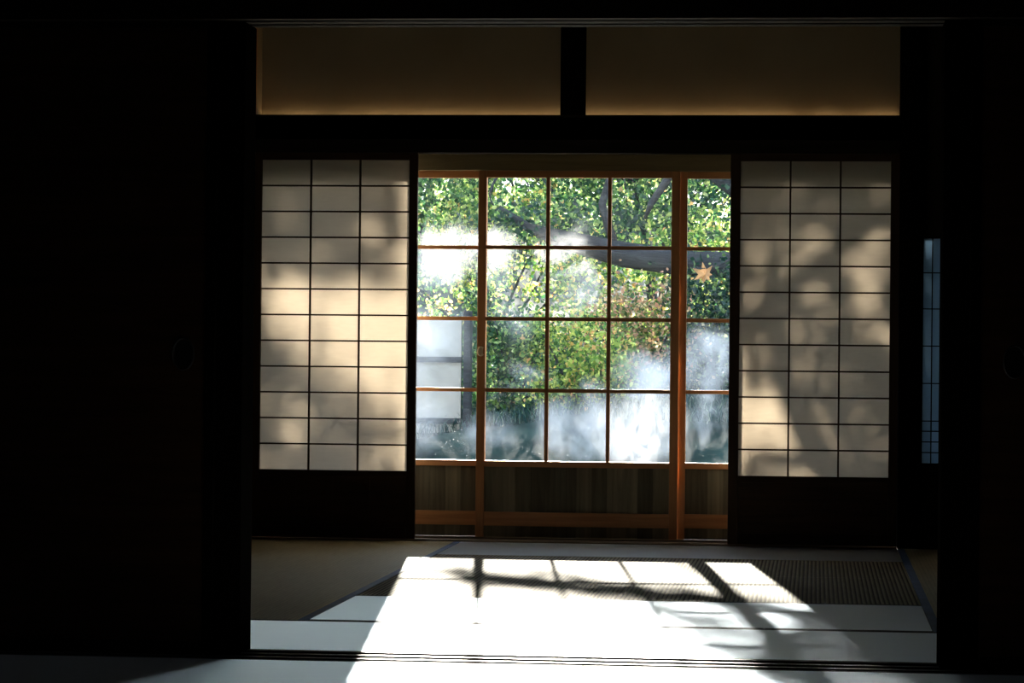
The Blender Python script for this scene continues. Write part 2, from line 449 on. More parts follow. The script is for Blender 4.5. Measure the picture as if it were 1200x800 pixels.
w.box(-2.642, 0.377, -0.04, 0.0, 2.52, CEIL)
w.box(0.478, XR, 0.0, 0.06, 1.43, CEIL); w.box(0.478, XR, 0.0, 0.06, -0.05, 0.385); w.box(0.86, XR, 0.0, 0.06, 0.385, 1.43)
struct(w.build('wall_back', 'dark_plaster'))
# outer skin above the glass doors: warm plaster seen through the two transom openings
w = MB()
w.box(-2.642, 0.377, 0.125, 0.145, 1.9965, CEIL)
w.box(-2.642, -2.630, -0.028, 0.124, 1.983, 2.55)
struct(w.build('wall_transom', 'plaster'))
struct(MB().box(-2.642, 0.377, 0.125, 0.145, 1.83, 1.971).build('trim_15', 'old_wood'))
# added pale ledge and slit behind the beam, bouncing sun up the transom plaster
struct(MB().box(-2.641, 0.376, -0.060, 0.150, 1.9715, 1.9820).build('trim_14', 'ledge'))
struct(MB().box(-2.641, -2.625, -0.075, -0.030, 1.982, 2.42).build('trim_11', 'jamb'))
# head of the glass doors (pale board) and its two guide rails; sill
struct(MB().box(-2.641, 0.376, 0.098, 0.20, 1.737, 1.829, .002).build('trim_12', 'lintel'))
b = MB()
b.box(-2.64, 0.376, -0.075, 0.20, -0.052, 0.0); b.box(-2.64, 0.376, 0.108, 0.122, -0.01, 0.012); b.box(-2.64, 0.376, 0.148, 0.162, -0.01, 0.012)
b.box(-2.64, 0.376, -0.075, -0.05, -0.01, 0.006); b.box(-2.64, 0.376, -0.01, 0.05, -0.01, 0.006)
struct(b.build('trim_13', 'deck'))

# narrow paper window in the right part of the far wall
wroot = struct(empty('window_1', (0.67, 0.03, 0.385)))
b = MB(); b.box(0.478, 0.489, 0.0, 0.06, 0.385, 1.43); b.box(0.85, 0.86, 0.0, 0.06, 0.385, 1.43); b.box(0.489, 0.85, 0.0, 0.06, 0.385, 0.39); b.box(0.489, 0.85, 0.0, 0.06, 1.424, 1.43)
b.build('window_frame', 'old_wood_z', wroot)
b = MB()
for x in (0.530, 0.61, 0.69, 0.77): b.box(x - .0025, x + .0025, 0.012, 0.022, 0.39, 1.424)
for z in (0.439, 0.488, 0.537, 0.584, 0.757, 0.929, 1.100, 1.266): b.box(0.489, 0.85, 0.010, 0.020, z - .0025, z + .0025)
b.build('lattice', 'old_wood_z', wroot)
MB().box(0.489, 0.85, 0.0225, 0.0235, 0.39, 1.424).build('window_paper', 'paper_sky_tinted', wroot)

# ------------------------------------------------------------------ glass sliding doors
GZ = [0.372, 0.704, 1.040, 1.376, 1.704]
def glass_door(n, x0, x1, y, st=0.040, cols=3):
    r = struct(empty('door_%d' % n, ((x0 + x1) / 2, y, 0.012)))
    t = 0.015
    for a, c in ((x0, x0 + st), (x1 - st, x1)):
        MB().box(a, c, y - t, y + t, 0.013, 1.736, .003).build('stile', 'cedar_z', r)
    MB().box(x0 + st, x1 - st, y - t, y + t, 1.704, 1.736, .002).build('top_rail', 'cedar_x', r)
    MB().box(x0 + st, x1 - st, y - t, y + t, 0.344, 0.372, .002).build('middle_rail', 'cedar_x', r)
    MB().box(x0 + st, x1 - st, y - t, y + t, 0.066, 0.132, .002).build('bottom_rail', 'cedar_x', r)
    MB().box(x0 + st, x1 - st, y - t + .003, y + t - .003, 0.014, 0.066).build('skirting_board', 'weathered', r)
    pw = (x1 - x0 - 2 * st)
    b = MB()
    nb = max(3, round(pw / .073))
    for i in range(nb):
        a = x0 + st + pw * i / nb
        b.box(a + .0007, a + pw / nb - .0007, y - .004 - .001 * (i % 2), y + .005, 0.132, 0.344)
    b.box(x0 + st, x1 - st, y, y + .004, 0.132, 0.344)
    b.build('kick_board', 'weathered', r)
    for k in range(1, cols):
        xm = x0 + st + pw * k / cols
        MB().box(xm - .009, xm + .009, y - .011, y + .011, 0.372, 1.704, .0015).build('mullion', 'cedar_z', r)
    for z in GZ[1:4]:
        MB().box(x0 + st, x1 - st, y - .009, y + .009, z - .009, z + .009, .0015).build('glazing_bar', 'cedar_x', r)
    MB().box(x0 + st - .002, x1 - st + .002, y + .001, y + .004, 0.370, 1.706).build('glass', 'glass', r)
    return r
dA = glass_door(1, -1.925, -1.550, 0.155, .040, 1)
dB = glass_door(2, -1.588, -0.638, 0.120)
dC = glass_door(3, -0.641, -0.358, 0.155, .036, 1)
# crescent latch of brass on the middle door's left stile
b = MB()
pts = [(-1.568 + .013 * math.cos(t), 0.100, 0.886 + .020 * math.sin(t)) for t in [math.radians(a) for a in range(40, 321, 20)]]
b.tube(pts, .0055, 6)
b.box(-1.577, -1.559, 0.1005, 0.1055, 0.868, 0.904, .001)
tag(b.build('latch', 'brass', [c for c in dB.children if c.name.startswith('stile')][0], smooth=False), 'small brass crescent latch')

# ------------------------------------------------------------------ shoji
def shoji(name, x0, x1, label):
    y = -0.030
    r = tag(empty(name, ((x0 + x1) / 2, y, 0.006)), label, 'sliding screen', 'paper sliding screens')
    t = 0.014
    sl, sr = 0.046, 0.040
    px0, px1, pz0, pz1 = x0 + sl, x1 - sr, 0.323, 1.775
    MB().box(x0, px0, y - t, y + t, 0.007, 1.818, .003).build('stile', 'lacquer', r)
    MB().box(px1, x1, y - t, y + t, 0.007, 1.818, .003).build('stile', 'lacquer', r)
    MB().box(px0, px1, y - t, y + t, pz1, 1.818, .002).build('top_rail', 'kick', r)
    MB().box(px0, px1, y - t, y + t, pz0 - .030, pz0, .002).build('middle_rail', 'kick', r)
    MB().box(px0, px1, y - t, y + t, 0.007, 0.060, .002).build('bottom_rail', 'kick', r)
    b = MB()
    nb = 4
    for i in range(nb):
        a = px0 + (px1 - px0) * i / nb
        b.box(a + .0006, a + (px1 - px0) / nb - .0006, y - .003, y + .005, 0.060, pz0 - .030)
    b.box(px0, px1, y + .001, y + .004, 0.060, pz0 - .030)
    b.build('kick_board', 'kick', r)
    b = MB()
    for k in (1, 2):
        xm = px0 + (px1 - px0) * k / 3
        b.box(xm - .0042, xm + .0042, y - .010, y + .004, pz0, pz1)
    for k in range(1, 12):
        zm = pz0 + (pz1 - pz0) * k / 12
        b.box(px0, px1, y - .009, y + .003, zm - .0038, zm + .0038)
    b.build('lattice', 'lacquer', r)
    MB().box(px0 - .004, px1 + .004, y + .0042, y + .0048, pz0 - .004, pz1 + .004).build('paper', 'paper', r)
    return r
shoji('shoji_screen', -2.640, -1.856, 'wide paper lattice screen left of the glass doors, the brighter dappled one')
shoji('shoji_screen', -0.399, 0.3755, 'paper lattice screen right of the glass doors, next to the slim blue window')

# ------------------------------------------------------------------ tatami
def mat(x0, x1, y0, y1, rush, border, sides, label, group):
    """y0 < y1; sides: 'x' = cloth along the two long edges that run in x, 'y' = along the edges that run in y"""
    r = tag(empty('tatami_mat', ((x0 + x1) / 2, (y0 + y1) / 2, -0.05)), label, 'tatami mat', group)
    g = 0.0012
    x0 += g; x1 -= g; y0 += g; y1 -= g
    h = 0.031
    ax0, ax1, ay0, ay1 = x0, x1, y0, y1
    if sides == 'x': ay0 += h; ay1 -= h
    if sides == 'y': ax0 += h; ax1 -= h
    MB().box(x0, x1, y0, y1, -0.051, -0.004).build('straw_core', 'olive_rush', r)
    MB().box(ax0, ax1, ay0, ay1, -0.004, 0.0).build('rush_cover', rush, r)
    if sides == 'x':
        for a, c in ((y0, ay0), (ay1, y1)): MB().box(x0, x1, a, c, -0.004, 0.0006).build('border', border, r)
    if sides == 'y':
        for a, c in ((x0, ax0), (ax1, x1)): MB().box(a, c, y0, y1, -0.004, 0.0006).build('border', border, r)
    return r
GR = 'tatami mats of the inner room'
XA, XB = -1.633, 0.378
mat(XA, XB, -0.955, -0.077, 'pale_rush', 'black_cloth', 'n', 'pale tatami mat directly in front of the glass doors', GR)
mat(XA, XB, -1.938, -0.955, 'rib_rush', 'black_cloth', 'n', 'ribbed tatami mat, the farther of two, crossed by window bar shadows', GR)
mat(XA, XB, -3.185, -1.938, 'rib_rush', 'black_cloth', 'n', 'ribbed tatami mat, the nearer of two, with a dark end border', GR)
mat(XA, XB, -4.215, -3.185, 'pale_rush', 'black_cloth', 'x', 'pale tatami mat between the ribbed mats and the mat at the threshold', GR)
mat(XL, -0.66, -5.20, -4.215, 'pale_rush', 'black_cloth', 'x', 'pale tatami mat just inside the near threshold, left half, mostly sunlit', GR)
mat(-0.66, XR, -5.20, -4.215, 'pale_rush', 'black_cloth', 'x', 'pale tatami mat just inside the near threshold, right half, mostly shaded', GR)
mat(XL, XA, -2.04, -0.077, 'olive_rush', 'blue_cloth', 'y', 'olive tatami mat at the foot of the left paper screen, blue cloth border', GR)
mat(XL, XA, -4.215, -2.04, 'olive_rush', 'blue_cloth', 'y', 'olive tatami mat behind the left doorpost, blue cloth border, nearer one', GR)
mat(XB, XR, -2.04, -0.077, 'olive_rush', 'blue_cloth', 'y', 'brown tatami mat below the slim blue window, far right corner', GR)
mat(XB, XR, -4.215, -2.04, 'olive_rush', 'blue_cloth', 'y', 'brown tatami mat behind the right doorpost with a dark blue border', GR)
GF = 'tatami mats of the front room'
mat(-2.64, -0.640, -6.47, -5.427, 'pale_rush', 'black_cloth', 'x', 'pale tatami mat in front of the near threshold, lower left', GF)
mat(-0.640, 1.36, -6.47, -5.427, 'pale_rush', 'black_cloth', 'x', 'pale tatami mat in front of the near threshold, lower right', GF)

# ------------------------------------------------------------------ sliding panels closed beside the near opening
def fusuma(x0, x1, y, pull, label):
    r = tag(empty('fusuma_panel', ((x0 + x1) / 2, y, 0.004)), label, 'sliding panel', 'dark sliding panels beside the near opening')
    t = .011
    pn = MB().box(x0 + .03, x1 - .03, y - t + .003, y + t - .003, 0.04, 1.79).build('panel', 'kick', r)
    for a, c in ((x0, x0 + .03), (x1 - .03, x1)): MB().box(a, c, y - t, y + t, 0.005, 1.828, .003).build('stile', 'old_wood_z', r)
    for a, c in ((0.005, .04), (1.79, 1.828)): MB().box(x0 + .03, x1 - .03, y - t, y + t, a, c, .003).build('rail', 'old_wood', r)
    b = MB()
    ring = [(pull + .03 * math.cos(2 * math.pi * k / 16), y - t + .002, 0.86 + .045 * math.sin(2 * math.pi * k / 16)) for k in range(17)]
    b.tube(ring, .004, 6, False)
    b.box(pull - .024, pull + .024, y - t + .0015, y - t + .0035, 0.825, 0.895)
    b.build('finger_pull', 'iron', pn)
fusuma(-2.655, -1.708, -5.36, -1.80, 'dark brown sliding panel left of the near opening')
fusuma(0.425, 1.44, -5.36, 0.55, 'dark brown sliding panel right of the near opening')

# ------------------------------------------------------------------ outside: veranda, eave, added sun-blocking wall, ground
b = MB()
for i in range(7): b.box(-4.6, 3.6, 0.205 + i * .13, 0.205 + i * .13 + .127, -0.07, -0.035, .003)
struct(b.build('floor_veranda', 'deck'))
struct(MB().box(-4.8, 3.8, 0.21, 1.35, 2.40, 2.47).build('ceiling_eave', 'old_wood'))
struct(MB().box(0.36, 3.3, 1.55, 1.65, -0.45, 3.0).build('wall_sun_block', 'dark_plaster'))  # unseen wall added to keep direct sun off the narrow paper window

def ground_z(x, y):
    t = np.clip((y - 2.2) / 12.0, 0, 1)
    return -0.45 + 0.62 * np.clip((y - 2.0) / 2.4, 0, 1) ** 1.2 + 1.9 * t ** 1.25 + 0.05 * np.sin(x * 1.7 + y * .6) + 0.04 * np.sin(x * 3.1 - y * 1.3)
NX, NY = 90, 90
gx = np.linspace(-16, 12, NX); gy = np.linspace(1.1, 26, NY)
V = [(float(x), float(y), float(ground_z(x, y) + 0.02 * math.sin(x * 9 + y * 7))) for y in gy for x in gx]
F = [(j * NX + i, j * NX + i + 1, (j + 1) * NX + i + 1, (j + 1) * NX + i) for j in range(NY - 1) for i in range(NX - 1)]
gm = MB(); gm.v, gm.f = V, F
struct(gm.build('ground', 'earth', smooth=True))

# ------------------------------------------------------------------ leaves
RNG = np.random.default_rng(7)

def leaf_mesh(name, P, size, matname, parent=None, origin=None, elong=1.0, hang=0.0):
    """P: (n,3) leaf centres. Every leaf is a folded six-point blade."""
    n = len(P)
    s = size * (0.65 + 0.7 * RNG.random(n))
    d = RNG.normal(size=(n, 3)); d[:, 2] -= hang
    d /= np.linalg.norm(d, axis=1)[:, None]
    q = RNG.normal(size=(n, 3)); q -= (q * d).sum(1)[:, None] * d; q /= np.linalg.norm(q, axis=1)[:, None]
    w = np.cross(d, q)
    L = (s * elong)[:, None]; W = (s * 0.36)[:, None]
    v = np.stack([P - d * L * .5,
                  P - d * L * .12 + q * W + w * L * .09, P + d * L * .22 + q * W * .8 + w * L * .07,
                  P + d * L * .55 - w * L * .06,
                  P + d * L * .22 - q * W * .8 + w * L * .07, P - d * L * .12 - q * W + w * L * .09], 1)
    v = v.reshape(-1, 3)
    if origin is not None: v = v - np.array(origin)
    idx = np.arange(n)[:, None] * 6
    quads = np.concatenate([idx + np.array([0, 1, 2, 3]), idx + np.array([0, 3, 4, 5])], 1).reshape(-1)
    me = bpy.data.meshes.new(name)
    me.vertices.add(n * 6); me.vertices.foreach_set('co', v.astype(np.float32).reshape(-1))
    me.loops.add(n * 8); me.loops.foreach_set('vertex_index', quads.astype(np.int32))
    me.polygons.add(n * 2); me.polygons.foreach_set('loop_start', np.arange(0, n * 8, 4, dtype=np.int32))
    me.update(calc_edges=True)
    me.materials.append(MT[matname])
    o = bpy.data.objects.new(name, me); COL.objects.link(o)
    if parent is not None: o.parent = parent
    return o

def blobs(n, c, r, nb, br, seed=0):
    """points gathered in many small sprays inside an ellipsoid"""
    g = np.random.default_rng(seed)
    c = np.array(c); r = np.array(r)
    u = g.normal(size=(nb, 3)); u /= np.linalg.norm(u, axis=1)[:, None]
    cc = c + u * (g.random(nb) ** (1 / 2.4))[:, None] * r
    k = g.integers(0, nb, n)
    return cc[k] + g.normal(size=(n, 3)) * br * (0.6 + .8 * g.random(nb))[k][:, None], cc

def sun_uv(P):
    """where the sun would throw this point's shadow on the window plane"""
    t = P[:, 1] - 0.12
    return P[:, 0] - DXY * t, P[:, 2] - DZY * t

def keep_sun(P, mode='open', g=None):
    """crowns are thin where the garden's sun reaches the house"""
    X, Z = sun_uv(P)
    g = g or RNG
    r = g.random(len(P))
    inside = (X > -1.95) & (X < -0.30) & (Z > 0.25) & (Z < 2.3)
    allow = np.where(inside, 0.02, 1.0)
    return P[r < allow]

def limb(mb, a, b, r0, r1, bend=0.1, n=7, g=None):
    g = g or RNG
    a, b = np.array(a, float), np.array(b, float)
    o = g.normal(size=3) * bend * np.linalg.norm(b - a)
    pts = [tuple(a + (b - a) * t + o * math.sin(math.pi * t)) for t in np.linspace(0, 1, n)]
    mb.tube(pts, [r0 + (r1 - r0) * t for t in np.linspace(0, 1, n)], 8)
    return pts

def tree(name, base, label, cat, group, crowns, leaf, size, trunk_r, tips, seed, keep=True, n_twigs=40):
    g = np.random.default_rng(seed)
    r = tag(empty(name, base), label, cat, group)
    tb = MB()
    top = tips[0]
    tr = limb(tb, (base[0], base[1], base[2] - .2), top, trunk_r, trunk_r * .35, .06, 10, g)
    allc = []
    P = []
    for (n, c, rad, nb, br) in crowns:
        p, cc = blobs(n, c, rad, nb, br, seed + len(P) * 13 + 1)
        P.append(p); allc.append(cc)
    allc = np.concatenate(allc)
    for t in tips[1:]:
        k = tr[g.integers(4, 9)]
        limb(tb, k, t, trunk_r * .45, trunk_r * .15, .1, 7, g)
    tb.build('trunk', 'bark', r, smooth=True)
    tw = MB()
    starts = [np.array(t) for t in tips]
    for k in g.choice(len(allc), min(n_twigs, len(allc)), replace=False):
        s = min(starts, key=lambda q: np.linalg.norm(q - allc[k]))
        limb(tw, s + g.normal(size=3) * .05, allc[k], .010, .003, .12, 6, g)
    if n_twigs: tw.build('branches', 'bark', r, smooth=True)
    P = np.concatenate(P)
    if keep: P = keep_sun(P, g=g)
    leaf_mesh('foliage', P, size, leaf, r, base)
    return r
GT = 'garden trees beyond the glass'
gz = lambda x, y: float(ground_z(x, y))
tree('garden_tree', (-3.0, 7.4, gz(-3.0, 7.4)), 'green tree with thin leaning branches filling the upper left panes', 'tree', GT,
     [(13000, (-3.1, 7.4, 2.15), (1.3, .8, .75), 150, .09), (4000, (-4.9, 7.6, 2.4), (1.0, .8, .9), 50, .12)], 'leaf_green', .036, .05,
     [(-3.2, 7.4, 2.3), (-2.3, 7.3, 2.2), (-4.6, 7.5, 2.5), (-2.8, 7.2, 1.7)], 11)
tree('garden_tree', (-1.2, 8.6, gz(-1.2, 8.6)), 'bright green tree behind the thick level limb in the upper middle panes', 'tree', GT,
     [(15000, (-1.7, 8.8, 2.25), (1.25, .8, .72), 170, .09), (4000, (.3, 8.6, 2.3), (1.3, .8, .9), 70, .12)], 'leaf_green', .038, .05,
     [(-1.5, 8.7, 2.6), (-2.3, 8.7, 2.3), (-.6, 8.7, 2.3), (.6, 8.6, 2.6)], 23)
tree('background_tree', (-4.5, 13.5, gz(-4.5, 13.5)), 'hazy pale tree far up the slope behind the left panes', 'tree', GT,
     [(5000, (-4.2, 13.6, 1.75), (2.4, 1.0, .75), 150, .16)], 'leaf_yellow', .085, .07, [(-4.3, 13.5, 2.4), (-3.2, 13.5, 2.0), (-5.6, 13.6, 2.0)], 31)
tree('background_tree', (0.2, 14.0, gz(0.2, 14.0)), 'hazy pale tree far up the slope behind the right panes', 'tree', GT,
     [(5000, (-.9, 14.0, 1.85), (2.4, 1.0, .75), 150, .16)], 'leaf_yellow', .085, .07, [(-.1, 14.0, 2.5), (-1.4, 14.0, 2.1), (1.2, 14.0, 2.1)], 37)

# old tree with a thick limb lying almost level across the right-hand panes
r = tag(empty('old_tree', (1.2, 6.3, gz(1.2, 6.3))), 'old grey-barked tree with a thick level limb crossing the right panes', 'tree', GT)
tb = MB()
tb.tube([(1.25, 6.3, gz(1.2, 6.3) - .2), (1.15, 6.3, .9), (.9, 6.3, 1.35), (.3, 6.3, 1.55), (-.4, 6.28, 1.49), (-.85, 6.25, 1.50), (-1.3, 6.2, 1.56), (-1.72, 6.2, 1.66), (-1.95, 6.2, 1.74), (-2.15, 6.2, 1.88)],
        [.22, .19, .17, .13, .092, .090, .088, .066, .032, .012], 14)
tb.tube([(.3, 6.3, 1.55), (.0, 6.25, 1.75), (-.50, 6.2, 1.99), (-.68, 6.2, 2.12), (-.85, 6.2, 2.5), (-.9, 6.2, 3.1)], [.13, .10, .08, .075, .06, .03], 12)
tb.tube([(-.68, 6.2, 2.12), (-.95, 6.2, 2.16), (-1.02, 6.2, 2.05), (-1.12, 6.2, 1.90), (-1.16, 6.2, 1.80)], [.05, .03, .028, .022, .01], 8)
tb.tube([(-1.35, 6.2, 1.57), (-1.45, 6.2, 1.9), (-1.33, 6.2, 2.3), (-1.2, 6.3, 2.8)], [.035, .028, .022, .012], 8)
tb.build('trunk', 'bark', r, smooth=True)
P1, cc = blobs(6500, (.1, 6.4, 2.4), (1.1, .7, .7), 50, .12, 5)
P2, cc = blobs(1100, (-1.6, 6.4, 1.75), (.8, .4, .16), 24, .07, 6)
leaf_mesh('foliage', keep_sun(np.concatenate([P1, P2])), .038, 'leaf_dark', r, (1.2, 6.3, gz(1.2, 6.3)))

# one large dead leaf caught on a twig in front of the limb
r = tag(empty('dead_leaf', (-.71, 5.2, 1.46)), 'large dry brown leaf caught on a bare twig in the right pane', 'leaf')
b = MB()
rs = [.045, .03, .075, .035, .085, .04, .09, .045, .08, .035, .06, .03, .05, .028]
ring = [(-.71 + rs[k] * math.cos(k / 14 * 2 * math.pi), 5.2 + .012 * math.sin(k * 1.9), 1.40 + rs[k] * math.sin(k / 14 * 2 * math.pi)) for k in range(14)]
n = len(b.v); b.v += ring + [(-.71, 5.225, 1.40)]
b.f += [(n + k, n + (k + 1) % 14, n + 14) for k in range(14)]
b.build('blade', 'leaf_brown', r)
MB().tube([(-.80, 5.2, 1.44), (-.71, 5.205, 1.44), (-.62, 5.2, 1.46), (-.54, 5.2, 1.50), (-.40, 5.2, 1.53), (-.1, 5.3, 1.6), (.3, 5.6, 1.7)], [.003, .004, .005, .005, .006, .008, .010], 6).build('twig', 'bark', r)

# overhanging tree between the house and the sun: throws the dapple on the paper and the floor
def shade_density(X, Z):
    """how thick the high crown is, seen from the sun, against the window plane"""
    g = lambda x, z, sx, sz: np.exp(-((X - x) / sx) ** 2 - ((Z - z) / sz) ** 2)
    d = np.full(X.shape, 0.0)
    left = (X < -1.93); right = (X > -0.36); mid = ~left & ~right
    base = .34 + .66 / (1 + np.exp(-(Z - 1.33) / .035))
    dl = base + .35 * g(-2.62, .75, .12, .5) + .3 * g(-2.3, .42, .12, .09) - 1.4 * g(-1.95, .92, .22, .10) - 1.2 * g(-2.2, .90, .14, .08) - .8 * g(-1.98, .76, .2, .12) - .8 * g(-2.45, 1.14, .12, .10) \
        - .5 * g(-2.1, 1.1, .3, .1) - .7 * g(-2.42, .60, .08, .10) - .8 * g(-2.05, .42, .2, .08) - 1.3 * g(-2.10, 1.49, .06, .045) - .9 * g(-1.93, 1.36, .06, .05) - .6 * g(-2.42, .36, .08, .05)
    dr = .80 + .2 / (1 + np.exp(-(Z - 1.5) / .04)) - 1.3 * g(.02, .38, .15, .11) - 1.2 * g(-.24, .42, .15, .16) - 1.0 * g(-.22, .70, .14, .10) - 1.0 * g(-.08, .58, .12, .07) - 1.3 * g(.29, 1.02, .08, .045) - 1.2 * g(.2, 1.15, .06, .05) \
        - .9 * g(.24, 1.27, .09, .04) - .9 * g(-.02, 1.47, .08, .045) - 1.2 * g(.24, .62, .06, .045) - .9 * g(.17, 1.36, .05, .04) - 1.0 * g(-.02, 1.37, .06, .04) - .7 * g(.24, 1.45, .04, .03) - .4 * g(-.2, 1.2, .2, .2)
    dm = 1.1 * (1 / (1 + np.exp(-(X + 0.93 - .25 * (Z - 1.2)) / .03))) * (1 / (1 + np.exp(-(Z - 1.02) / .05))) 
    dm = dm - .9 * g(-.62, 1.15, .1, .06)
    d = np.where(Z > 1.85, 0.0, np.where(left, dl, np.where(right, dr, dm)))
    return np.clip(d, 0, 1)
r = tag(empty('overhanging_tree', (-5.6, 9.6, gz(-5.6, 9.6))), 'tall green tree arching over the garden above the glass doors', 'tree', GT)
g_ = np.random.default_rng(99)
n = 60000
tY = g_.uniform(8.6, 10.6, n)
X = g_.uniform(-3.2, 1.3, n); Z = g_.uniform(0.30, 2.3, n)
# leaves sit in sprays: quantise towards spray centres
dens = shade_density(X, Z)
ok = g_.random(n) < dens * .30
tY, X, Z = tY[ok], X[ok], Z[ok]
P = np.stack([X + DXY * (tY - .12), tY, Z + DZY * (tY - .12)], 1)
P = P[P[:, 2] > .90 + .064 * (P[:, 1] + 13.6)]          # crown underside stays above the garden view
Q, cc = blobs(5000, (-3.0, 9.6, 5.7), (3.2, 1.6, .8), 90, .2, 8)
k_ = g_.integers(0, 12, 420); bx = np.linspace(-1.6, -.7, 12)[k_] + g_.normal(size=420) * .05
bz = .66 + (bx + 1.6) * .26 + g_.normal(size=420) * .05; by = g_.uniform(6.0, 6.5, 420)
W = np.stack([bx + DXY * (by - .12), by, bz + DZY * (by - .12)], 1)
P = np.concatenate([P, W, keep_sun(Q)])
leaf_mesh('foliage', P, .085, 'leaf_green', r, (-5.6, 9.6, gz(-5.6, 9.6)))
tb = MB()
tb.tube([(-5.6, 9.6, gz(-5.6, 9.6) - .2), (-5.6, 9.6, 2.2), (-5.2, 9.4, 3.8), (-4.4, 9.2, 4.9), (-3.0, 9.0, 5.3), (-1.4, 8.8, 5.3), (.3, 9.0, 5.0)], [.2, .17, .14, .11, .08, .05, .02], 12)
tb.build('trunk', 'bark', r, smooth=True)
def w_at(X, Z, y): return (X + DXY * (y - .12), y, Z + DZY * (y - .12))
tb = MB()
tb.tube([w_at(-2.05, .50, 6.2), w_at(-1.7, .60, 6.2), w_at(-1.45, .70, 6.2), w_at(-1.2, .80, 6.25), w_at(-.95, .85, 6.3), w_at(-.7, .90, 6.4), w_at(-.3, 1.1, 6.5), w_at(.2, 1.5, 6.6), w_at(.7, 1.95, 7.2), (.2, 8.4, 4.5), (.2, 9.0, 5.0)],
        [.012, .024, .040, .054, .058, .058, .056, .052, .056, .06, .06], 8)
tb.tube([w_at(-1.45, .70, 6.2), w_at(-1.55, .58, 6.2), w_at(-1.75, .47, 6.2)], [.026, .020, .008], 6)
tb.tube([w_at(-1.0, .84, 6.3), w_at(-1.2, .60, 6.25), w_at(-1.45, .48, 6.2)], [.040, .028, .010], 6)
for a, b_ in (((-2.1, 1.2), (-2.6, 1.9)), ((-2.4, .8), (-2.3, 2.1)), ((0, .9), (.2, 2.2)), ((.3, .7), (-.1, 2.0))):
    p = [w_at(a[0] + (b_[0] - a[0]) * t + .05 * math.sin(t * 7), a[1] + (b_[1] - a[1]) * t, 9.0) for t in np.linspace(0, 1, 7)]
    p.append((p[-1][0], 9.0, 5.25))
    tb.tube(p, [.008 + .018 * t for t in np.linspace(0, 1, 8)], 7)
tb.build('branches', 'bark', r, smooth=True)

# shrubs
def shrub(base, rad, n, leaf, size, label, seed, nb=60, elong=1.0):
    g = np.random.default_rng(seed)
    z0 = gz(*base)
    r = tag(empty('garden_shrub', (base[0], base[1], z0)), label, 'shrub', 'garden shrubs on the bank')
    c = (base[0], base[1], z0 + rad[2] * .75)
    P, cc = blobs(n, c, rad, nb, .07, seed)
    P[:, 2] = np.maximum(P[:, 2], ground_z(P[:, 0], P[:, 1]) + .02)
    st = MB()
    for k in range(12):
        t = cc[g.integers(0, len(cc))]
        limb(st, (base[0] + g.normal() * .04, base[1] + g.normal() * .04, z0 - .05), tuple(t), .014, .004, .08, 6, g)
    st.build('stems', 'bark', r)
    leaf_mesh('foliage', P, size, leaf, r, (base[0], base[1], z0), elong)
    return r
shrub((-1.50, 5.2), (.40, .33, .36), 3600, 'leaf_yellow', .030, 'yellow-green shrub lit by the sun in the middle panes', 41)
shrub((-2.02, 5.4), (.34, .33, .50), 4200, 'leaf_green', .030, 'green shrub left of the middle, beside the end of the white fence', 42)
shrub((-1.20, 5.9), (.50, .35, .36), 3800, 'leaf_red', .030, 'shrub with pinkish autumn leaves below the thick level limb', 43)
shrub((-.62, 6.0), (.40, .35, .48), 5000, 'leaf_dark', .034, 'dark green shrub in the right-hand panes below the limb', 44)
shrub((-1.1, 7.6), (.9, .4, .65), 5000, 'leaf_yellow', .034, 'pale yellow-green shrub higher up the bank behind the pinkish one', 48, 80)
shrub((-2.4, 7.9), (.8, .4, .7), 5000, 'leaf_yellow', .034, 'pale sunlit shrub higher up the bank behind the white fence end', 49, 80)

# white plaster fence with a dark post and rails at the left
fz = gz(-3.3, 4.9)
r = tag(empty('garden_fence', (-3.9, 4.9, fz)), 'white plaster garden fence with dark rails at the left pane', 'fence')
MB().box(-5.5, -2.24, 4.88, 4.93, 0.1, 1.10).build('panel', 'white_plaster', r)
for x in (-5.5, -3.9, -2.20): MB().box(x - .022, x + .022, 4.84, 4.96, fz - .3, 1.15, .005).build('post', 'bark', r)
for z in (.45, .84): MB().box(-5.46, -2.235, 4.855, 4.8795, z - .018, z + .018, .004).build('rail', 'bark', r)

# grass on the bank
def grass(n):
    g = np.random.default_rng(3)
    x = g.uniform(-6, 2.5, n); y = 4.7 + 3.2 * g.random(n)
    z = ground_z(x, y)
    h = g.uniform(.05, .17, n) ; a = g.uniform(0, 2 * math.pi, n); lean = g.uniform(.1, 1.0, n) * h
    dx, dy = np.cos(a), np.sin(a)
    wx, wy = -dy * .004, dx * .004
    V = np.zeros((n, 7, 3))
    for k, t in enumerate((0, .4, .75)):
        cx = x + dx * lean * t ** 2; cy = y + dy * lean * t ** 2; cz = z - .01 + h * (t - .25 * t * t * 1.4)
        wd = 1 - t * .5
        V[:, 2 * k] = np.stack([cx + wx * wd, cy + wy * wd, cz], 1); V[:, 2 * k + 1] = np.stack([cx - wx * wd, cy - wy * wd, cz], 1)
    V[:, 6] = np.stack([x + dx * lean, y + dy * lean, z + h * .68], 1)
    me = bpy.data.meshes.new('grass')
    idx = np.arange(n)[:, None] * 7
    q = np.concatenate([idx + np.array([0, 1, 3, 2]), idx + np.array([2, 3, 5, 4]), idx + np.array([4, 5, 6])], 1)
    me.vertices.add(n * 7); me.vertices.foreach_set('co', V.astype(np.float32).reshape(-1))
    me.loops.add(n * 11); me.loops.foreach_set('vertex_index', q.reshape(-1).astype(np.int32))
    me.polygons.add(n * 3)
    ls = (np.arange(n)[:, None] * 11 + np.array([0, 4, 8])).reshape(-1)
    me.polygons.foreach_set('loop_start', ls.astype(np.int32))
    me.update(calc_edges=True)
    me.materials.append(MT['grass'])
    o = bpy.data.objects.new('grass', me); COL.objects.link(o)
    return o
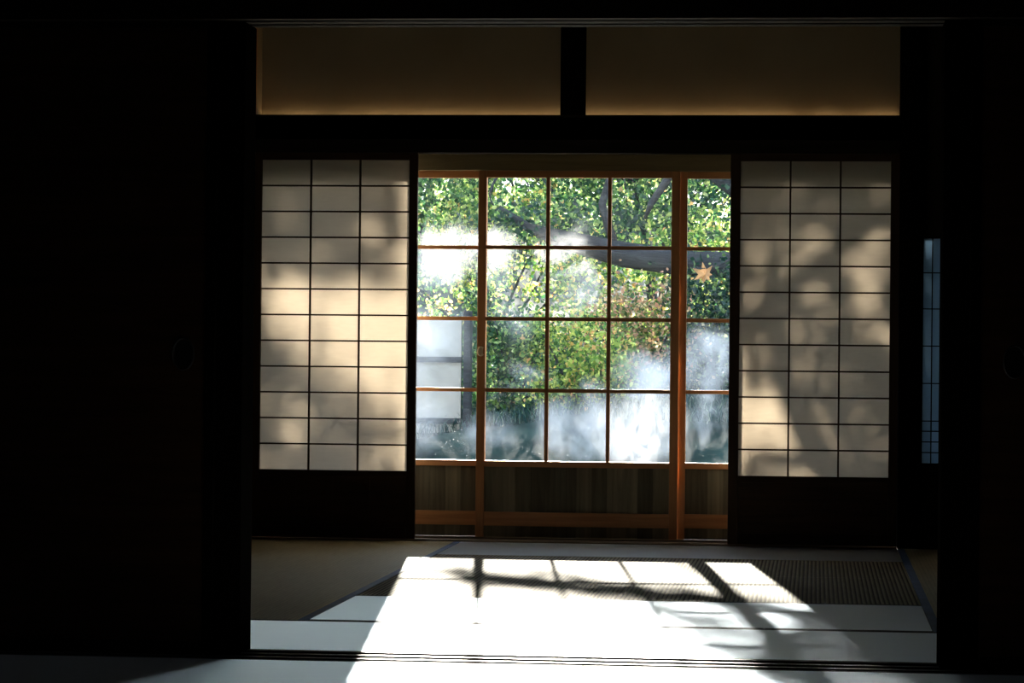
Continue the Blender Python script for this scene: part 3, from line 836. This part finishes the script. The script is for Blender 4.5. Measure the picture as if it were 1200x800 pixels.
tag(grass(34000), 'long dark blue-green grass covering the garden bank', 'grass', kind='stuff')

# ------------------------------------------------------------------ steam drifting up from the garden
PLUMES = [  # x, y, z, radius, strength
    (-2.25, 4.2, 1.47, .20, .75), (-2.42, 4.2, 1.28, .24, .6), (-2.02, 4.3, 1.53, .14, .5),
    (-1.98, 4.2, 1.42, .17, .8), (-1.55, 4.2, 1.54, .10, .9), (-1.80, 4.2, 1.08, .12, 1.0), (-1.42, 4.2, 1.26, .15, 1.5),
    (-2.35, 4.2, .90, .22, .9), (-1.95, 4.2, 1.22, .12, .8),
    (-1.05, 4.0, .40, .24, 2.1), (-1.44, 4.0, .44, .18, 3.0), (-1.02, 4.1, .74, .15, 2.6), (-.66, 4.1, .82, .19, 2.6), (-.60, 4.0, .52, .12, 2.4), (-1.30, 4.0, .66, .09, 1.6),
    (-2.38, 4.0, .44, .17, 1.6), (-1.97, 4.0, .40, .12, 2.0), (-1.80, 4.1, .74, .10, 1.8), (-1.62, 4.1, .78, .08, 1.2)]
m, nt, out = nodes('steam')
tc = N(nt, 'ShaderNodeNewGeometry')
n1 = N(nt, 'ShaderNodeTexNoise', i_Scale=2.6, i_Detail=4.0, i_Roughness=0.6, i_Distortion=0.7)
mp = N(nt, 'ShaderNodeMapping'); mp.inputs['Scale'].default_value = (1, .8, 1); nt.links.new(tc.outputs['Position'], mp.inputs[0])
nt.links.new(mp.outputs[0], n1.inputs['Vector'])
# warp the sampling position a little so the puffs are ragged
wv = N(nt, 'ShaderNodeVectorMath', operation='SUBTRACT'); nt.links.new(n1.outputs['Color'], wv.inputs[0]); wv.inputs[1].default_value = (.5, .5, .5)
ws = N(nt, 'ShaderNodeVectorMath', operation='SCALE'); ws.inputs['Scale'].default_value = .5; nt.links.new(wv.outputs[0], ws.inputs[0])
wa = N(nt, 'ShaderNodeVectorMath', operation='ADD'); nt.links.new(tc.outputs['Position'], wa.inputs[0]); nt.links.new(ws.outputs[0], wa.inputs[1])
acc = None
for (x, y, z, rad, s) in PLUMES:
    d = N(nt, 'ShaderNodeVectorMath', operation='DISTANCE'); nt.links.new(wa.outputs[0], d.inputs[0]); d.inputs[1].default_value = (x, y, z)
    mr = N(nt, 'ShaderNodeMapRange', interpolation_type='SMOOTHERSTEP'); mr.inputs['From Min'].default_value = rad * 1.7; mr.inputs['From Max'].default_value = 0
    mr.inputs['To Max'].default_value = s
    nt.links.new(d.outputs['Value'], mr.inputs[0])
    if acc is None: acc = mr.outputs[0]
    else:
        a = N(nt, 'ShaderNodeMath', operation='ADD'); nt.links.new(acc, a.inputs[0]); nt.links.new(mr.outputs[0], a.inputs[1]); acc = a.outputs[0]
n2 = N(nt, 'ShaderNodeTexNoise', i_Scale=4.5, i_Detail=3.5, i_Roughness=0.55); nt.links.new(wa.outputs[0], n2.inputs['Vector'])
c2 = N(nt, 'ShaderNodeMapRange'); c2.inputs['From Min'].default_value = .36; c2.inputs['From Max'].default_value = .60; nt.links.new(n2.outputs[0], c2.inputs[0])
mm = N(nt, 'ShaderNodeMath', operation='MULTIPLY'); nt.links.new(acc, mm.inputs[0]); nt.links.new(c2.outputs[0], mm.inputs[1])
base_ = N(nt, 'ShaderNodeMath', operation='ADD'); nt.links.new(mm.outputs[0], base_.inputs[0]); base_.inputs[1].default_value = 0.0015
dn = N(nt, 'ShaderNodeMath', operation='MULTIPLY'); nt.links.new(base_.outputs[0], dn.inputs[0]); dn.inputs[1].default_value = 2.5
vs = N(nt, 'ShaderNodeVolumeScatter'); vs.inputs['Color'].default_value = (.90, .90, .89, 1); vs.inputs['Anisotropy'].default_value = 0.35
nt.links.new(dn.outputs[0], vs.inputs['Density']); nt.links.new(vs.outputs[0], out.inputs['Volume'])
st = MB().box(-4.2, 1.2, 3.2, 5.1, -0.4, 2.3)
so = st.build('steam', m)
tag(so, 'white steam drifting over the garden bank outside the glass', 'steam', kind='stuff')
SC.cycles.volume_step_rate = 0.35
SC.cycles.volume_max_steps = 64
